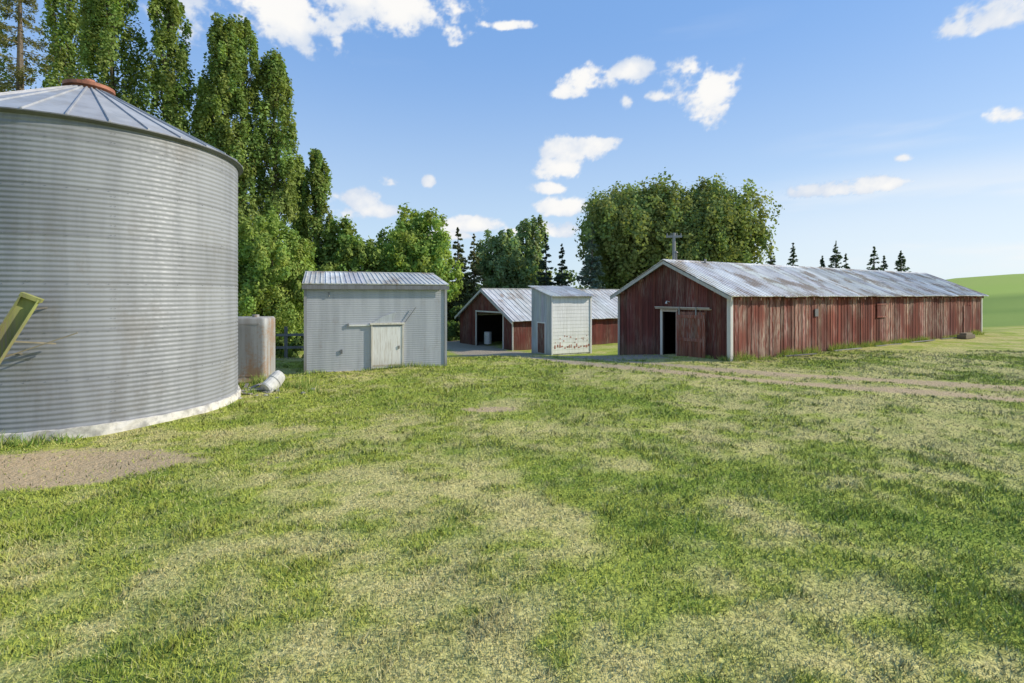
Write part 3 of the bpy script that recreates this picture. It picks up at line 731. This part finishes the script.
def spruce(name,px,D,top,wpx,nl=9000,col=(.07,.11,.06),bot=.04,pw=.9,wid=.45):
    x=X(px,D); z=float(ground(x,D)); h=Z(top,D)-z; R=wpx/2/F*D
    mb=MB(); mb.tube([(0,0,-.3),(0,0,h*.5),(0,0,h*.98)],[R*.1,R*.06,.015],7)
    nb=int(40+h*11); t=bot+(1-bot)*rng.random(nb)**1.15; a=rng.random(nb)*2*np.pi
    L=R*(1-t)**pw*rng.uniform(.7,1.2,nb)+.06
    per=max(nl//nb,8)
    s=np.sqrt(rng.random((nb,per))); wd=(L[:,None]*.26)*(1-s*.6)
    lat=rng.normal(0,.5,(nb,per))*wd
    drop=-.18*L[:,None]*s+.12*L[:,None]*s**3
    ca,sa=np.cos(a)[:,None],np.sin(a)[:,None]
    P=np.stack([ca*L[:,None]*s-sa*lat,sa*L[:,None]*s+ca*lat,t[:,None]*h+drop+rng.normal(0,.05*R,(nb,per))*(1-t[:,None]*.7)-abs(lat)*.3],-1).reshape(-1,3)
    dirv=np.stack([np.repeat(np.cos(a),per),np.repeat(np.sin(a),per),np.full(nb*per,-.25)],-1)+rng.normal(0,.45,(nb*per,3)); dirv/=np.linalg.norm(dirv,axis=1,keepdims=True)
    nr=rng.normal(0,.5,(nb*per,3)); nr[:,2]+=.9; nr-=dirv*(nr*dirv).sum(1,keepdims=True); nr/=np.linalg.norm(nr,axis=1,keepdims=True); bb=np.cross(nr,dirv)
    sz=(.0040*D)*(.6+.8*rng.random((nb*per,1)))*np.repeat(1-.55*t,per)[:,None]
    V=np.stack([P-dirv*sz,P+bb*sz*wid,P+dirv*sz,P-bb*sz*wid],1)
    k=(np.repeat(rng.uniform(.65,1.35,nb),per)*rng.uniform(.8,1.2,nb*per))[:,None]; T=np.array(col)[None]*k
    for i in range(0,nb,2): mb.tube([(0,0,t[i]*h),(math.cos(a[i])*L[i]*.8,math.sin(a[i])*L[i]*.8,t[i]*h-.1*L[i])],[.03,.01],4)
    return finish_tree(name,x,D,V,T,mb)
poplar(226,34,14,58,28000); poplar(243,35,16,46,18000); poplar(274,36,50,52,24000); poplar(168,33,-18,62,28000); poplar(112,32,-40,72,26000); poplar(70,36,-60,60,16000)
poplar(-20,34,-50,60,8000); poplar(298,46,158,28,9000); poplar(316,45,150,38,13000); poplar(204,38,74,40,9000)
spruce('spruce_tree',20,29,-60,150,40000,(.22,.22,.10))
G=(.28,.385,.095)
round_tree('maple_tree',272,28,212,100,372,34000,(.285,.38,.10),16,.0047)
round_tree('maple_tree',225,31,230,80,372,10000,(.20,.28,.08),12,.006)
round_tree('maple_tree',346,44,214,80,330,22000,(.24,.33,.09),12)
round_tree('maple_tree',412,47,207,96,330,28000,G,15)
round_tree('maple_tree',385,54,232,60,330,9000,(.20,.27,.08),10)
spruce('spruce_tree',458,50,228,48,13000,(.16,.19,.10)); spruce('spruce_tree',474,54,234,38,9000,(.23,.24,.12)); spruce('spruce_tree',440,58,240,34,6000,(.14,.18,.09))
round_tree('birch_tree',503,60,226,64,330,16000,(.28,.36,.16),12,.0052,0,.28,.04); round_tree('birch_tree',526,62,220,54,320,14000,(.29,.37,.17),10)
spruce('spruce_tree',546,56,234,32,8000,(.14,.18,.12)); spruce('spruce_tree',562,57,244,30,7000,(.14,.18,.12)); spruce('blue_spruce_tree',592,50,223,50,15000,(.22,.28,.22))
WC=(.255,.305,.11)
round_tree('willow_tree',627,55,181,112,305,42000,WC,24,.0052,.5,.22,.06)
round_tree('willow_tree',708,56,179,108,305,42000,WC,24,.0052,.5,.22,.06)
round_tree('willow_tree',668,54,180,96,310,26000,WC,16,.0052,.5,.22,.06)
for px,top,w in ((771,243,26),(793,243,34),(836,242,42),(874,247,40),(901,251,40),(822,256,26),(884,256,26),(846,254,26)): spruce('spruce_tree',px,80,top,w,3200,(.12,.16,.095),.04,1.0)
def mass(name,pts,nl,leafk,col):
    Vs=[];Ts=[]
    for px,D,top,wpx in pts:
        x=X(px,D); z=float(ground(x,D)); h=max(Z(top,D)-z,1.0); R=wpx/2/F*D
        k=26; q=rng.normal(0,1,(k,3)); q/=np.linalg.norm(q,axis=1,keepdims=True); q[:,2]=abs(q[:,2])*1.0; q*=rng.uniform(.3,.9,(k,1))
        C=np.array([x,D,z])+q*np.array([R,R*.6,h*.88]); S=np.repeat(np.array([[R*.25,R*.2,h*.14]]),k,0)
        V,T=leaves(C,S,nl//k,leafk*D,col,np.array([[x,D,z+h*.4]])); Vs.append(V); Ts.append(T)
    big_mesh(name,np.concatenate(Vs),4,[M_leaf],np.concatenate(Ts))
mass('shrub_understorey',[(250,24,330,50),(290,27,322,50),(320,36,300,60),(365,38,298,60),(410,40,300,60),(452,44,298,44),(215,30,290,70),(150,32,300,80),(90,30,300,80)],3000,.0055,(.14,.21,.065))
mass('distant_tree_line',[(p,78+6*math.sin(p),262+8*math.sin(p*1.7),90) for p in range(180,680,42)],2000,.0055,(.15,.21,.09))
mass('distant_tree_line.001',[(p,46,230+25*math.sin(p*1.3),90) for p in range(-140,220,45)],2200,.006,(.14,.20,.08))

# ------------------------------------------------ clouds: one far emissive sheet (spherical patch), bright tops and grey shade painted in
def build_clouds():
    Rc=3200.0; st=math.radians(.11)
    azs=np.arange(-math.radians(75),math.radians(75),st); els=np.arange(math.radians(1.0),math.radians(46),st)
    AZ,EL=np.meshgrid(azs,els); a=AZ.ravel(); e=EL.ravel()
    spec=[(330,2,135,36),(225,0,130,44),(275,30,80,20),(415,4,46,18),(590,82,48,13),(628,72,26,10),(572,92,24,8),(697,80,38,24),(712,104,28,26),(690,96,36,20),(666,96,18,8),(626,103,7,8),
     (574,155,36,15),(560,168,26,15),(600,146,20,9),(548,189,18,6),(562,208,26,9),(393,183,16,8),(428,182,6,6),(360,203,34,12),(375,212,24,12),(340,212,22,10),(470,226,34,8),(540,232,46,8),(430,236,40,6),
     (840,189,66,9),(868,184,26,8),(905,159,15,5),(998,117,26,10),(985,12,56,20),(500,26,30,4),(-120,60,80,40),(1150,140,80,18),(1180,20,70,30)]
    v=np.full(len(a),-3.0)
    for cx,cy,cw,chh in spec:
        dx=cx-512; a0=math.atan2(dx,F); e0=math.atan2(HY-cy,math.hypot(F,dx)); ca=math.cos(a0)
        ux=(a-a0)*F/(cw*ca*ca); uy=(e-e0)*F/(chh*ca)
        uy=np.where(uy<0,uy*1.35,uy*.95)
        v=np.maximum(v,1-(ux*ux+uy*uy))
    X_=a*np.cos(e)*1.0
    n=fbm(X_,e*1.25,16,101,7,.62); n2=fbm(X_,e*1.25,9,131,4,.55)
    nb=np.abs(fbm(X_,e*1.2,22,151,5,.6)-.5)*2
    d=v+(n-.5)*5.0-(nb-.25)*.9
    al=sm((d+.05)/1.0)
    sh=sm((d*.30+(n2-.5)*2.2+.30)/1.05)
    def veil(cx,cy,cw,chh):
        dx=cx-512; a0=math.atan2(dx,F); e0=math.atan2(HY-cy,math.hypot(F,dx))
        return 1-sm((np.hypot((a-a0)*F/cw,(e-e0)*F/chh)-.15)/1.1)
    wn=fbm(X_*.7,e*4.5,3.2,171,5,.55)
    vl=veil(960,238,290,60)*(.35+.65*sm((wn-.35)/.25))*.9+veil(930,128,110,14)*sm((wn-.42)/.25)*.4+veil(520,45,220,30)*sm((wn-.5)/.25)*.2
    alpha=np.maximum(al,np.clip(vl,0,1)); sh=np.where(al>vl,sh,.9)
    alpha*=sm((math.radians(74)-np.abs(a))/.15)*sm((math.radians(45)-e)/.06)*sm((e-math.radians(1.0))/.03)
    P=np.stack([Rc*np.sin(a)*np.cos(e),Rc*np.cos(a)*np.cos(e),Rc*np.sin(e)+CZ],-1)
    nx,ny=len(azs),len(els)
    I,J=np.meshgrid(np.arange(nx-1),np.arange(ny-1)); b=(J*nx+I).ravel(); q=np.stack([b,b+1,b+1+nx,b+nx],-1)
    q=q[(alpha[q].max(1)>.004)]
    used=np.unique(q); remap=np.zeros(len(a),np.int64); remap[used]=np.arange(len(used)); q=remap[q]; P=P[used]
    me=bpy.data.meshes.new('clouds'); me.vertices.add(len(P)); me.vertices.foreach_set('co',P.astype(np.float32).ravel())
    me.loops.add(q.size); me.loops.foreach_set('vertex_index',q.astype(np.int32).ravel())
    me.polygons.add(len(q)); me.polygons.foreach_set('loop_start',np.arange(0,q.size,4,dtype=np.int32))
    try: me.polygons.foreach_set('loop_total',np.full(len(q),4,dtype=np.int32))
    except Exception: pass
    me.update(calc_edges=True)
    al_=alpha[used]; sh_=sh[used]
    t=me.attributes.new('tint','FLOAT_COLOR','POINT'); t.data.foreach_set('color',np.stack([al_,sh_,al_*0,al_*0+1],-1).astype(np.float32).ravel())
    m=bpy.data.materials.new('cloud_glow'); m.use_nodes=True; nt=m.node_tree; nt.nodes.clear()
    out=N(nt,'ShaderNodeOutputMaterial'); tr=N(nt,'ShaderNodeBsdfTransparent'); em=N(nt,'ShaderNodeEmission'); mx=N(nt,'ShaderNodeMixShader')
    sp=N(nt,'ShaderNodeSeparateColor'); nt.links.new(attr(nt,'tint').outputs['Color'],sp.inputs[0])
    nt.links.new(mixc(nt,sp.outputs[1],(.68,.76,.89),(1.0,.99,.97)),em.inputs[0]); em.inputs[1].default_value=.98
    nt.links.new(sp.outputs[0],mx.inputs[0]); nt.links.new(tr.outputs[0],mx.inputs[1]); nt.links.new(em.outputs[0],mx.inputs[2]); nt.links.new(mx.outputs[0],out.inputs[0])
    try: m.cycles.emission_sampling='NONE'
    except Exception: pass
    me.materials.append(m); ob=bpy.data.objects.new('clouds',me); scene.collection.objects.link(ob)
build_clouds()

# ------------------------------------------------ world
w=bpy.data.worlds.new('World'); scene.world=w; w.use_nodes=True; nt=w.node_tree; nt.nodes.clear()
el=math.radians(30); sd=Vector((.995,.07,0)).normalized()
sky=N(nt,'ShaderNodeTexSky'); sky.sky_type='NISHITA'; sky.sun_disc=False; sky.sun_elevation=el; sky.sun_rotation=math.atan2(sd.x,sd.y)
sky.altitude=300; sky.air_density=1.0; sky.dust_density=.6; sky.ozone_density=1.8
tcn=N(nt,'ShaderNodeTexCoord').outputs['Generated']; sp=N(nt,'ShaderNodeSeparateXYZ'); nt.links.new(tcn,sp.inputs[0])
bg1=N(nt,'ShaderNodeBackground'); bg3=N(nt,'ShaderNodeBackground'); bg1.inputs[1].default_value=.14; bg3.inputs[1].default_value=1.0
nt.links.new(mixc(nt,ramp(nt,sp.outputs[2],.5,.0),(.24,.49,.98),(.66,.83,1.0)),bg3.inputs[0])   # blue gradient mixed over the sky to lighten it and add fill light
nt.links.new(sky.outputs[0],bg1.inputs[0])
m0=N(nt,'ShaderNodeMixShader'); nt.links.new(ramp(nt,sp.outputs[2],.7,.0,.62,.75),m0.inputs[0]); nt.links.new(bg1.outputs[0],m0.inputs[1]); nt.links.new(bg3.outputs[0],m0.inputs[2])
wo=N(nt,'ShaderNodeOutputWorld'); nt.links.new(m0.outputs[0],wo.inputs[0])

sun=bpy.data.lights.new('sun','SUN'); sun.energy=5.0; sun.angle=math.radians(.5); sun.color=(1,.915,.77)
so=bpy.data.objects.new('sun',sun); scene.collection.objects.link(so)
sdir=Vector((sd.x*math.cos(el),sd.y*math.cos(el),math.sin(el))); so.rotation_euler=sdir.to_track_quat('Z','Y').to_euler(); so.location=(20,-10,30)

cam=bpy.data.cameras.new('camera'); cam.lens=18; cam.sensor_width=36; cam.shift_y=-(341.5-HY)/1024; cam.clip_end=8000; cam.clip_start=.05
cobj=bpy.data.objects.new('camera',cam); cobj.location=(0,0,CZ); cobj.rotation_euler=(math.radians(90),0,0); scene.collection.objects.link(cobj); scene.camera=cobj
scene.view_settings.view_transform='Standard'; scene.view_settings.look='None'; scene.view_settings.exposure=0
